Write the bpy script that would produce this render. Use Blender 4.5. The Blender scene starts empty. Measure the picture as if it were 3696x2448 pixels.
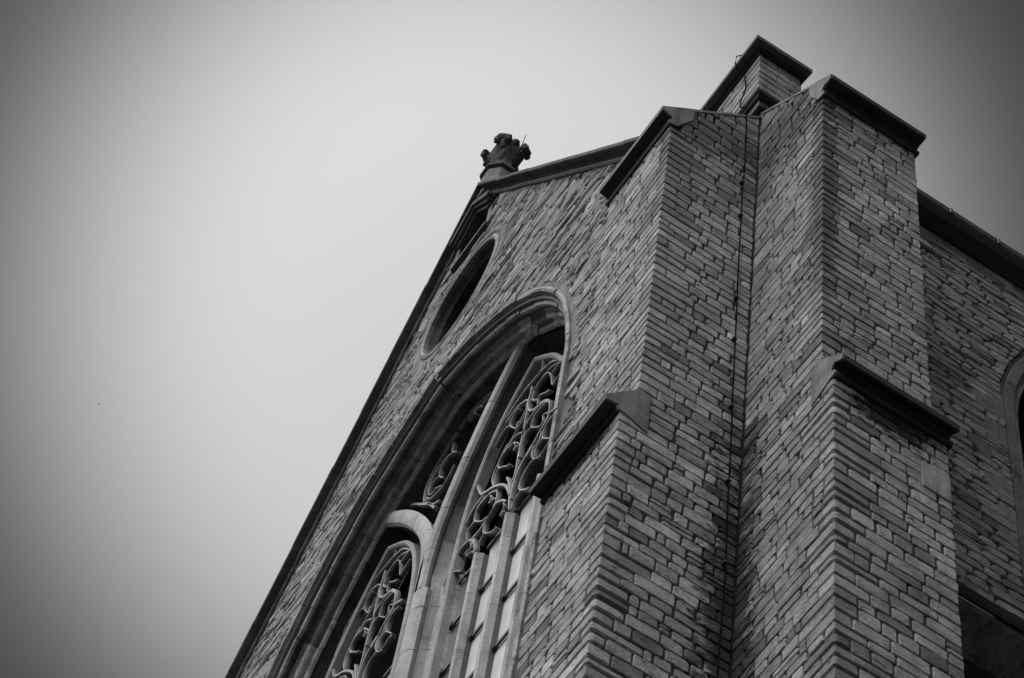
import bpy, bmesh, math, random
from mathutils import Vector, Matrix
from mathutils.geometry import tessellate_polygon
R = math.radians
rnd = random.Random(7)
sc = bpy.context.scene
col = sc.collection

# ------------------------------------------------------------------ camera, sky, sun, exposure
CR = ((0.53145516, 0.84003375, 0.10908124), (-0.69541714, 0.50619518, -0.51006023), (-0.4836842, 0.19521718, 0.85319391))
CP = (8.56730229, -5.46444958, 0.0)
FPX = 8900.62
cam = bpy.data.cameras.new('camera'); co = bpy.data.objects.new('camera', cam); col.objects.link(co)
cam.sensor_width = 36.0; cam.lens = 36.0 * FPX / 3696.0; cam.clip_start = 0.1; cam.clip_end = 5000
m = Matrix.Identity(4)
for i in range(3):
    m[i][0] = CR[0][i]; m[i][1] = -CR[1][i]; m[i][2] = -CR[2][i]; m[i][3] = CP[i]
co.matrix_world = m
sc.camera = co
sc.view_settings.view_transform = 'Standard'; sc.view_settings.look = 'None'
sc.view_settings.exposure = 0.0; sc.view_settings.gamma = 1.0; sc.view_settings.use_curve_mapping = False

SUN = Vector((0.08, -0.54, 0.84)).normalized()
sun = bpy.data.lights.new('sun', 'SUN'); so = bpy.data.objects.new('sun', sun); col.objects.link(so)
sun.energy = 4.9; sun.angle = R(75); sun.color = (1, 1, 1)
so.rotation_euler = SUN.to_track_quat('Z', 'Y').to_euler()

w = bpy.data.worlds.new('World'); sc.world = w; w.use_nodes = True
nt = w.node_tree; N = nt.nodes; L = nt.links
bg = N['Background']
sky = N.new('ShaderNodeTexSky'); sky.sky_type = 'NISHITA'; sky.sun_disc = False
sky.sun_elevation = math.asin(SUN.z); sky.sun_rotation = math.atan2(SUN.x, SUN.y)
sky.dust_density = 6.0; sky.air_density = 1.2
bw = N.new('ShaderNodeRGBToBW'); L.new(sky.outputs[0], bw.inputs[0])
tc = N.new('ShaderNodeTexCoord')
dp = N.new('ShaderNodeVectorMath'); dp.operation = 'DOT_PRODUCT'
dp.inputs[1].default_value = (-0.4870, 0.1900, 0.8525)
L.new(tc.outputs['Generated'], dp.inputs[0])
ac = N.new('ShaderNodeMath'); ac.operation = 'ARCCOSINE'; L.new(dp.outputs['Value'], ac.inputs[0])
mr = N.new('ShaderNodeMapRange'); mr.interpolation_type = 'SMOOTHERSTEP'
mr.inputs['From Min'].default_value = R(4.0); mr.inputs['From Max'].default_value = R(15.5)
mr.inputs['To Min'].default_value = 2.85; mr.inputs['To Max'].default_value = 0.27
L.new(ac.outputs[0], mr.inputs['Value'])
ml = N.new('ShaderNodeMath'); ml.operation = 'MULTIPLY'
L.new(bw.outputs[0], ml.inputs[0]); L.new(mr.outputs[0], ml.inputs[1])
cb = N.new('ShaderNodeCombineColor')
for i in range(3): L.new(ml.outputs[0], cb.inputs[i])
L.new(cb.outputs[0], bg.inputs['Color']); bg.inputs['Strength'].default_value = 0.1

# ------------------------------------------------------------------ materials (the photograph is black and white)
def stone(name, base, var=0.25, pits=0.35, bump=0.35, rough=0.9, scale=1.0, streak=0.0, dirt=0.0, zs=2.2, soot=()):
    mt = bpy.data.materials.new(name); mt.use_nodes = True
    nt = mt.node_tree; N = nt.nodes; L = nt.links
    b = N['Principled BSDF']; b.inputs['Roughness'].default_value = rough
    b.inputs['Specular IOR Level'].default_value = 0.25
    g = N.new('ShaderNodeNewGeometry')
    mp = N.new('ShaderNodeVectorMath'); mp.operation = 'MULTIPLY'; mp.inputs[1].default_value = (1, 1, zs)
    L.new(g.outputs['Position'], mp.inputs[0])
    def noise(sc_, det, ro=0.6, src=mp.outputs[0]):
        n = N.new('ShaderNodeTexNoise'); n.inputs['Scale'].default_value = sc_ * scale
        n.inputs['Detail'].default_value = det; n.inputs['Roughness'].default_value = ro
        L.new(src, n.inputs['Vector']); return n.outputs['Fac']
    def mrange(src, a, b_, c, d):
        n = N.new('ShaderNodeMapRange'); n.inputs['From Min'].default_value = a; n.inputs['From Max'].default_value = b_
        n.inputs['To Min'].default_value = c; n.inputs['To Max'].default_value = d
        L.new(src, n.inputs['Value']); return n.outputs[0]
    def mul(a, b_):
        n = N.new('ShaderNodeMath'); n.operation = 'MULTIPLY'
        for i, v in ((0, a), (1, b_)):
            if isinstance(v, float): n.inputs[i].default_value = v
            else: L.new(v, n.inputs[i])
        return n.outputs[0]
    at = N.new('ShaderNodeAttribute'); at.attribute_name = 'tone'
    v = mul(at.outputs['Fac'], float(base))
    v = mul(v, mrange(noise(2.2, 4), 0.3, 0.7, 1 - var, 1 + var))
    v = mul(v, mrange(noise(34, 5, 0.7), 0.3, 0.7, 1 - var, 1 + var))
    v = mul(v, mrange(noise(26, 6, 0.75), 0.56, 0.64, 1.0, 1 - pits))
    if streak:
        s = N.new('ShaderNodeVectorMath'); s.operation = 'MULTIPLY'; s.inputs[1].default_value = (9, 9, 0.8)
        L.new(g.outputs['Position'], s.inputs[0])
        v = mul(v, mrange(noise(1.0, 5, 0.6, s.outputs[0]), 0.46, 0.62, 1.0, 1 - streak))
    if dirt:
        v = mul(v, mrange(noise(5.0, 6, 0.7), 0.5, 0.66, 1.0, 1 - dirt))
    for (c0, s0, k0) in soot:          # grime patches that have a place of their own on the building
        d1 = N.new('ShaderNodeVectorMath'); d1.operation = 'SUBTRACT'; d1.inputs[1].default_value = c0; L.new(g.outputs['Position'], d1.inputs[0])
        d2 = N.new('ShaderNodeVectorMath'); d2.operation = 'DIVIDE'; d2.inputs[1].default_value = s0; L.new(d1.outputs[0], d2.inputs[0])
        d3 = N.new('ShaderNodeVectorMath'); d3.operation = 'LENGTH'; L.new(d2.outputs[0], d3.inputs[0])
        mk = mrange(d3.outputs['Value'], 0.0, 1.0, 0.42, 0.0)
        ad = N.new('ShaderNodeMath'); ad.operation = 'ADD'; L.new(mk, ad.inputs[0]); L.new(noise(6.5, 8, 0.72), ad.inputs[1])
        v = mul(v, mrange(ad.outputs[0], 0.62, 0.74, 1.0, 1 - k0))
    cc = N.new('ShaderNodeCombineColor')
    for i in range(3): L.new(v, cc.inputs[i])
    L.new(cc.outputs[0], b.inputs['Base Color'])
    h = N.new('ShaderNodeMath'); h.operation = 'ADD'
    L.new(noise(22, 6, 0.7), h.inputs[0]); L.new(mul(noise(80, 4, 0.7), 0.8), h.inputs[1])
    bp = N.new('ShaderNodeBump'); bp.inputs['Strength'].default_value = bump; bp.inputs['Distance'].default_value = 0.02
    L.new(h.outputs[0], bp.inputs['Height']); L.new(bp.outputs[0], b.inputs['Normal'])
    return mt
M = {}
SOOT = (((0, 0, 12.6), (0.42, 0.50, 5.0), 0.85), ((1.14, 0.5, 14.95), (0.25, 0.62, 0.50), 0.93), ((-0.45, -1.06, 14.98), (0.6, 0.2, 0.22), 0.85),
        ((0.998, 0, 18.4), (0.26, 0.26, 3.6), 0.6), ((0.0, -0.5, 20.3), (0.2, 0.9, 0.9), 0.5), ((0.5, 0, 20.3), (0.9, 0.2, 0.8), 0.65))
M['brick'] = stone('weathered_brick_stone', 0.385, 0.38, 0.7, 1.0, streak=0.15, dirt=0.32, soot=SOOT)
M['rubble'] = stone('rubble_stone', 0.325, 0.33, 0.5, 0.8, dirt=0.2)
M['mortar'] = stone('mortar', 0.055, 0.30, 0.3, 0.6, soot=SOOT)
M['lime'] = stone('lime_mortar', 0.13, 0.25, 0.35, 0.7)
M['crust'] = stone('black_crusted_stone', 0.020, 0.4, 0.2, 0.2, rough=0.62)
M['cap'] = stone('weathered_cap_stone', 0.17, 0.3, 0.4, 0.4, streak=0.4)
M['coping'] = stone('lichened_coping_stone', 0.075, 0.4, 0.5, 0.5, streak=0.3)
M['mould'] = stone('sooty_moulded_stone', 0.22, 0.3, 0.5, 0.6, dirt=0.6, zs=1.0)
M['tracery'] = stone('pale_tracery_stone', 0.34, 0.16, 0.35, 0.15, streak=0.0, dirt=0.35, zs=0.7)
M['finial'] = stone('dark_finial_stone', 0.07, 0.4, 0.5, 0.6)
M['infill'] = stone('dark_infill_brick', 0.035, 0.3, 0.4, 0.5)
def plain(name, v, rough, metal=0.0, spec=0.5, coat=0.0):
    mt = bpy.data.materials.new(name); mt.use_nodes = True
    b = mt.node_tree.nodes['Principled BSDF']; b.inputs['Base Color'].default_value = (v, v, v, 1)
    b.inputs['Roughness'].default_value = rough; b.inputs['Metallic'].default_value = metal
    b.inputs['Specular IOR Level'].default_value = spec; b.inputs['Coat Weight'].default_value = coat
    return mt
M['iron'] = plain('dark_iron', 0.02, 0.55)
M['cable'] = plain('dark_cable', 0.008, 1.0, spec=0.0)
M['zinc'] = plain('dark_zinc_gutter', 0.035, 0.5)
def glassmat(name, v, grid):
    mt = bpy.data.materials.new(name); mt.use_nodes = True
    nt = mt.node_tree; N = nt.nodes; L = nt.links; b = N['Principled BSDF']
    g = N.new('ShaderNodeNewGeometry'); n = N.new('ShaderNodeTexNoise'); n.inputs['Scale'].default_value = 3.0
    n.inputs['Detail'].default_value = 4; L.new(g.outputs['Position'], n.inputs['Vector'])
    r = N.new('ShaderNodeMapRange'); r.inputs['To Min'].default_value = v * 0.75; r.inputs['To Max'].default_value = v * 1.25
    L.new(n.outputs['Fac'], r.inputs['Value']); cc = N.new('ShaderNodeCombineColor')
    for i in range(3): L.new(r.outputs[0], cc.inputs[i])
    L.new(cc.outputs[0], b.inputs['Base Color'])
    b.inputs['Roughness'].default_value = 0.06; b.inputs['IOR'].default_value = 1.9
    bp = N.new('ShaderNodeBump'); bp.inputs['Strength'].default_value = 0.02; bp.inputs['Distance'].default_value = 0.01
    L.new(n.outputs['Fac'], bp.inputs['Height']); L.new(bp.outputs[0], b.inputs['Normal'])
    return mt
M['glass'] = glassmat('sky_toned_window_sheet', 0.68, True)  # sky's reflection painted into the pale base colour
M['greyglass'] = glassmat('grey_window_glass', 0.16, True)  # in the big window, dark base stands in for the stonework's reflection
M['darkglass'] = plain('dark_leaded_glass', 0.010, 0.8, spec=0.0)
M['ground'] = stone('asphalt_ground', 0.07, 0.3, 0.2, 0.3)

# ------------------------------------------------------------------ helpers
def tag(o, label=None, cat=None, group=None, kind=None):
    if label: o['label'] = label
    if cat: o['category'] = cat
    if group: o['group'] = group
    if kind: o['kind'] = kind
    return o
def empty(name, loc=(0, 0, 0)):
    o = bpy.data.objects.new(name, None); o.location = loc; o.empty_display_size = 0.2; col.objects.link(o); return o
class MB:
    def __init__(s): s.v = []; s.f = []; s.t = []
    def add(s, v, f, tone=1.0):
        b = len(s.v); s.v += [tuple(p) for p in v]; s.f += [tuple(i + b for i in q) for q in f]; s.t += [tone] * len(f)
    def box(s, a, b, tone=1.0):
        x0, y0, z0 = a; x1, y1, z1 = b
        s.add([(x0, y0, z0), (x1, y0, z0), (x1, y1, z0), (x0, y1, z0), (x0, y0, z1), (x1, y0, z1), (x1, y1, z1), (x0, y1, z1)],
              [(0, 3, 2, 1), (4, 5, 6, 7), (0, 1, 5, 4), (1, 2, 6, 5), (2, 3, 7, 6), (3, 0, 4, 7)], tone)
    def prism(s, pts, p0, p1, conv, tone=1.0):
        # pts: 2-D outline, conv(a, b, c) -> 3-D, extruded from c=p0 to c=p1
        n = len(pts); v = [conv(a, b, p0) for a, b in pts] + [conv(a, b, p1) for a, b in pts]
        f = [(i, (i + 1) % n, (i + 1) % n + n, i + n) for i in range(n)]
        for base in (0, n):
            for t in tessellate_polygon([[Vector((a, b, 0)) for a, b in pts]]):
                f.append(tuple(base + i for i in t))
        s.add(v, f, tone)
    def tube(s, pts, r, n=6, tone=1.0):
        pts = [Vector(p) for p in pts]; rings = []
        for i, p in enumerate(pts):
            t = (pts[min(i + 1, len(pts) - 1)] - pts[max(i - 1, 0)]).normalized()
            a = t.cross(Vector((0, 0, 1)) if abs(t.z) < 0.9 else Vector((1, 0, 0))).normalized(); b = t.cross(a)
            rr = r if not isinstance(r, (list, tuple)) else r[i]
            rings.append([p + (a * math.cos(k * 2 * math.pi / n) + b * math.sin(k * 2 * math.pi / n)) * rr for k in range(n)])
        v = [q for g in rings for q in g]; f = []
        for i in range(len(pts) - 1):
            for k in range(n):
                f.append((i * n + k, i * n + (k + 1) % n, (i + 1) * n + (k + 1) % n, (i + 1) * n + k))
        f.append(tuple(range(n))); f.append(tuple(range(len(v) - n, len(v))))
        s.add(v, f, tone)
    def build(s, name, mat, parent=None, smooth=False, bevel=0.0):
        me = bpy.data.meshes.new(name); me.from_pydata([tuple(p) for p in s.v], [], s.f)
        at = me.attributes.new('tone', 'FLOAT', 'FACE'); at.data.foreach_set('value', s.t)
        bm = bmesh.new(); bm.from_mesh(me); bmesh.ops.recalc_face_normals(bm, faces=bm.faces[:])
        if bevel: bmesh.ops.bevel(bm, geom=bm.edges[:], offset=bevel, segments=1, affect='EDGES')
        bm.to_mesh(me); bm.free()
        if smooth:
            me.polygons.foreach_set('use_smooth', [True] * len(me.polygons))
            try: me.set_sharp_from_angle(angle=R(24))
            except Exception: pass
        me.materials.append(M[mat]); me.update()
        o = bpy.data.objects.new(name, me); col.objects.link(o)
        if parent: o.parent = parent
        return o
def project(p):
    d = [p[i] - CP[i] for i in range(3)]
    x, y, z = (sum(CR[r][i] * d[i] for i in range(3)) for r in range(3))
    return (1848 + FPX * x / z, 1224 + FPX * y / z)
def area2(poly):
    q = [project(p) for p in poly]
    if not any(-300 < a < 3996 and -300 < b < 2748 for a, b in q): return -1.0
    inside = any(0 < a < 3696 and 0 < b < 2448 for a, b in q)
    A = abs(sum(q[i][0] * q[(i + 1) % len(q)][1] - q[(i + 1) % len(q)][0] * q[i][1] for i in range(len(q)))) / 2
    return A if inside else A * 0.001
def clip(poly, a, b, c):       # keep a*x + b*y <= c
    out = []
    for i in range(len(poly)):
        p, q = poly[i], poly[(i + 1) % len(poly)]
        dp_, dq = a * p[0] + b * p[1] - c, a * q[0] + b * q[1] - c
        if dp_ <= 0: out.append(p)
        if (dp_ < 0) != (dq < 0) and dp_ != dq:
            t = dp_ / (dp_ - dq); out.append((p[0] + (q[0] - p[0]) * t, p[1] + (q[1] - p[1]) * t))
    return out
def parea(poly):
    return abs(sum(poly[i][0] * poly[(i + 1) % len(poly)][1] - poly[(i + 1) % len(poly)][0] * poly[i][1] for i in range(len(poly)))) / 2
def brick_geo(poly, O, u, n, depth, g, rough):
    # poly in (s, z) on the plane O + u*s, outward n; mortar plane at 0, face at about depth
    k = len(poly); cx = sum(p[0] for p in poly) / k; cz = sum(p[1] for p in poly) / k
    d0 = depth + g.uniform(-0.35, 0.35) * rough; ta = g.uniform(-1, 1) * rough * 1.2; tb = g.uniform(-1, 1) * rough * 2.5
    def P(s, z, d): return (O[0] + u[0] * s + n[0] * d, O[1] + u[1] * s + n[1] * d, z)
    back = []; ring = []; face = []
    for s, z in poly:
        dx, dz = s - cx, z - cz; L_ = math.hypot(dx, dz) or 1
        back.append(P(s, z, -0.012))
        j = g.uniform(-0.5, 0.5) * rough
        ring.append(P(s + j * 0.4, z + j * 0.3, max(0.004, d0 * 0.55 + ta * dx + tb * dz * 0.5 + j * 0.3)))
        ins = 0.0045 + rough * g.uniform(0, 0.45)
        fx = s - dx / L_ * ins * 1.2; fz = z - math.copysign(min(ins * 0.75, abs(dz) * 0.4), dz)
        face.append(P(fx, fz, max(0.006, d0 + ta * dx + tb * dz + g.uniform(-0.3, 0.3) * rough)))
    cen = P(cx + g.uniform(-0.02, 0.02), cz, max(0.008, d0 + g.uniform(-0.35, 0.25) * rough))
    v = back + ring + face + [cen]; f = []
    for i in range(k):
        j = (i + 1) % k
        f.append((i, j, k + j, k + i)); f.append((k + i, k + j, 2 * k + j, 2 * k + i)); f.append((2 * k + i, 2 * k + j, 3 * k))
    return v, f
def outline(s0, s1, z0, z1, g, jit, cr):
    w_, h_ = s1 - s0, z1 - z0; c = min(cr * g.uniform(0.5, 1.3), h_ * 0.4, w_ * 0.3)
    q = [(s0 + c, z0), (s0 + w_ * g.uniform(0.4, 0.6), z0), (s1 - c, z0), (s1, z0 + c * 0.7), (s1, z1 - c * 0.7), (s1 - c, z1),
         (s0 + w_ * g.uniform(0.4, 0.6), z1), (s0 + c, z1), (s0, z1 - c * 0.7), (s0, z0 + c * 0.7)]
    tl = g.uniform(-1, 1) * jit * 1.0
    return [(a + g.uniform(-1, 1) * jit, b + g.uniform(-1, 1) * jit * 0.55 + tl * ((a - s0) / w_ - 0.5)) for a, b in q]
def wob(x, z):
    return 0.010 * math.sin(x * 2.3 + z * 0.9) + 0.007 * math.sin(x * 5.1 - z * 1.7 + 1.3)
class Bricks:
    def __init__(s, parent, mat, limit=300, name='brick', rest='small_bricks'):
        s.items = []; s.parent = parent; s.mat = mat; s.limit = limit; s.name = name; s.rest = rest
    def put(s, v, f, poly3, tone):
        A = area2(poly3)
        if A < 0: return
        s.items.append((A, v, f, tone))
    def flush(s):
        s.items.sort(key=lambda q: -q[0])
        rest = MB()
        for i, (A, v, f, t) in enumerate(s.items):
            if i < s.limit and A > 20:
                mb = MB(); mb.add(v, f, t); mb.build(s.name, s.mat, s.parent)
            else: rest.add(v, f, t)
        if rest.v:
            o = rest.build(s.rest, s.mat, s.parent); tag(o, kind='stuff')
def courses(z0, z1, g, lo, hi):
    out = [z0]
    while out[-1] < z1: out.append(out[-1] + g.uniform(lo, hi))
    return out
def tone_of(g, x=0, y=0, z=0, dark=0.08):
    t = g.gauss(1.0, 0.13)
    r = g.random()
    if r < dark: t *= g.uniform(0.45, 0.7)
    elif r > 0.95: t *= 1.22
    return max(0.25, min(1.5, t))
def lay(B, O, u, n, zs, srange, g, lens, depth=0.022, rough=0.010, joint=0.012, jit=0.004, cr=0.014, clips=(), holes=(), tonef=None, ends=None, warp=1.0, merge=0.0):
    # srange(i, z) -> (s0, s1); clips [(a,b,c)]; holes [(cx, cz, R, x_lo, x_hi, z_lo)]
    for i in range(len(zs) - 1):
        z0, z1 = zs[i], zs[i + 1]; a, b = srange(i, (z0 + z1) / 2)
        s = a
        while s < b - 0.03:
            Lb = g.uniform(*lens) * (1 if g.random() > 0.15 else 0.6)
            e = min(s + Lb, b)
            if b - e < lens[0] * 0.5: e = b
            j = joint * g.uniform(0.6, 1.4); jv = j * g.uniform(1.0, 1.9)
            zt = z1
            if merge and g.random() < merge:        # this stone is split into two thin ones
                zm = z0 + (z1 - z0) * g.uniform(0.4, 0.6); spans = [(z0, zm), (zm, z1)]
            else: spans = [(z0, z1)]
            for za, zb in spans:
                poly = outline(s + jv / 2, e - jv / 2, za + j / 2, zb - j / 2, g, jit, cr)
                poly = [(p, q + warp * wob(p + O[0] + O[1], q)) for p, q in poly]
                for ca, cb, cc in clips: 
                    poly = clip(poly, ca, cb, cc)
                    if len(poly) < 3: break
                if len(poly) < 3: continue
                mx = sum(p[0] for p in poly) / len(poly); mz = sum(p[1] for p in poly) / len(poly)
                bad = False
                for (hx, hz, hr, xl, xh, zl) in holes:
                    if xl <= mx <= xh and mz >= zl:
                        dx, dz = mx - hx, mz - hz; L_ = math.hypot(dx, dz)
                        if L_ < 1e-6: bad = True; break
                        dx /= L_; dz /= L_
                        poly = clip(poly, -dx, -dz, -(hr + dx * hx + dz * hz))
                        if len(poly) < 3: bad = True; break
                if bad or parea(poly) < 0.0006: continue
                v, f = brick_geo(poly, O, u, n, depth, g, rough)
                c3 = (O[0] + u[0] * mx, O[1] + u[1] * mx, mz)
                t = tone_of(g) * (tonef(c3, g) if tonef else 1.0)
                B.put(v, f, [(O[0] + u[0] * p, O[1] + u[1] * p, q) for p, q in poly], t)
            s = e
def corner_brick(B, C, u1, u2, L1, L2, z0, z1, depth, rr, g, rough, tone, joint=0.012):
    # quoin wrapping the outer corner C; u1, u2 run away from the corner along the two faces
    n1 = (-u2[0], -u2[1]); n2 = (-u1[0], -u1[1])     # outward normals of face 1 (along u1) and face 2 (along u2)
    d = depth + g.uniform(-0.3, 0.3) * rough; j = joint / 2
    def W(a, b): return (C[0] + u1[0] * a + u2[0] * b, C[1] + u1[1] * a + u2[1] * b)
    r = max(0.004, rr * g.uniform(0.7, 1.3))
    arc = [(r * (1 - math.sin(t)) - 0, r * (1 - math.cos(t))) for t in (0.0, 0.52, 1.05, 1.5708)]
    # face 1 lies at b = -d ; face 2 at a = -d
    path = [(L1 - j, 0.012), (L1 - j, -d * 0.6), (L1 - j - 0.012, -d + g.uniform(-.3, .3) * rough)]
    path += [(L1 * 0.5, -d + g.uniform(-.3, .3) * rough)]
    path += [(-d + a, -d + b) for a, b in arc]
    path += [(-d + g.uniform(-.3, .3) * rough, L2 * 0.5), (-d + g.uniform(-.3, .3) * rough, L2 - j - 0.012), (-d * 0.6, L2 - j), (0.012, L2 - j)]
    zz0, zz1 = z0 + j, z1 - j; bz = min(0.013 + rr * 0.35, (zz1 - zz0) * 0.3)
    rings = []
    for z, ins in ((zz0, 0.012 + rr * 0.4), (zz0 + bz, 0.0), (zz1 - bz, 0.0), (zz1, 0.010 + rr * 0.3)):
        rg = []
        for a, b in path:
            aa = a + (ins if a < 0 else (-ins * 0.3 if a > L1 * 0.8 else 0)); bb = b + (ins if b < 0 else (-ins * 0.3 if b > L2 * 0.8 else 0))
            x, y = W(aa, bb); rg.append((x, y, z + wob(x + y, z) * 0.6))
        rings.append(rg)
    k = len(path); v = [p for r_ in rings for p in r_]; f = []
    for i in range(3):
        for q in range(k - 1): f.append((i * k + q, i * k + q + 1, (i + 1) * k + q + 1, (i + 1) * k + q))
    cx, cy = W(0.02, 0.02)
    for base, z in ((0, zz0), (3 * k, zz1)):
        v.append((cx, cy, z)); c = len(v) - 1
        for q in range(k - 1): f.append((base + q, base + q + 1, c))
    x1, y1 = W(L1, 0); x2, y2 = W(0, L2)
    poly = [(x1, y1, z0), (C[0], C[1], z0), (x2, y2, z0), (x2, y2, z1), (C[0], C[1], z1), (x1, y1, z1)]
    B.put(v, f, poly, tone)
def catmull(p, n=5):
    if len(p) < 3: return list(p)
    out = []
    q = [p[0]] + list(p) + [p[-1]]
    for i in range(1, len(q) - 2):
        a, b, c, d = q[i - 1], q[i], q[i + 1], q[i + 2]
        for k in range(n):
            t = k / n; t2 = t * t; t3 = t2 * t
            out.append(tuple(0.5 * (2 * b[j] + (c[j] - a[j]) * t + (2 * a[j] - 5 * b[j] + 4 * c[j] - d[j]) * t2 + (3 * b[j] - a[j] - 3 * c[j] + d[j]) * t3) for j in range(len(b))))
    out.append(tuple(p[-1])); return out
def sweep_xz(mb, path, prof, y0=0.0, tone=1.0, caps=True, closed_prof=True, shift=(0, 0), tones=None):
    # path in the x-z plane; prof = [(a, y)] with a along the left-hand in-plane normal
    n = len(path); v = []
    for i in range(n):
        p = path[i]; a = path[max(i - 1, 0)]; b = path[min(i + 1, n - 1)]
        t1 = (p[0] - a[0], p[1] - a[1]); t2 = (b[0] - p[0], b[1] - p[1])
        l1 = math.hypot(*t1); l2 = math.hypot(*t2)
        if l1 < 1e-9: t1, l1 = t2, l2
        if l2 < 1e-9: t2, l2 = t1, l1
        t1 = (t1[0] / l1, t1[1] / l1); t2 = (t2[0] / l2, t2[1] / l2)
        tx, tz = t1[0] + t2[0], t1[1] + t2[1]; l = math.hypot(tx, tz) or 1; tx /= l; tz /= l
        cs = max(0.5, tx * t1[0] + tz * t1[1]); nx, nz = -tz / cs, tx / cs
        for a_, y_ in prof: v.append((p[0] + nx * a_ + shift[0], y0 + y_, p[1] + nz * a_ + shift[1]))
    k = len(prof); f = []
    for i in range(n - 1):
        for q in range(k if closed_prof else k - 1):
            f.append((i * k + q, i * k + (q + 1) % k, (i + 1) * k + (q + 1) % k, (i + 1) * k + q))
    nf = len(f)
    if caps and closed_prof: f.append(tuple(range(k))); f.append(tuple(range((n - 1) * k, n * k)))
    b0 = len(mb.t)
    mb.add(v, f, tone)
    if tones:
        kk = k if closed_prof else k - 1
        for i in range(nf): mb.t[b0 + i] = tone * tones[(i % kk) % len(tones)]
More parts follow.
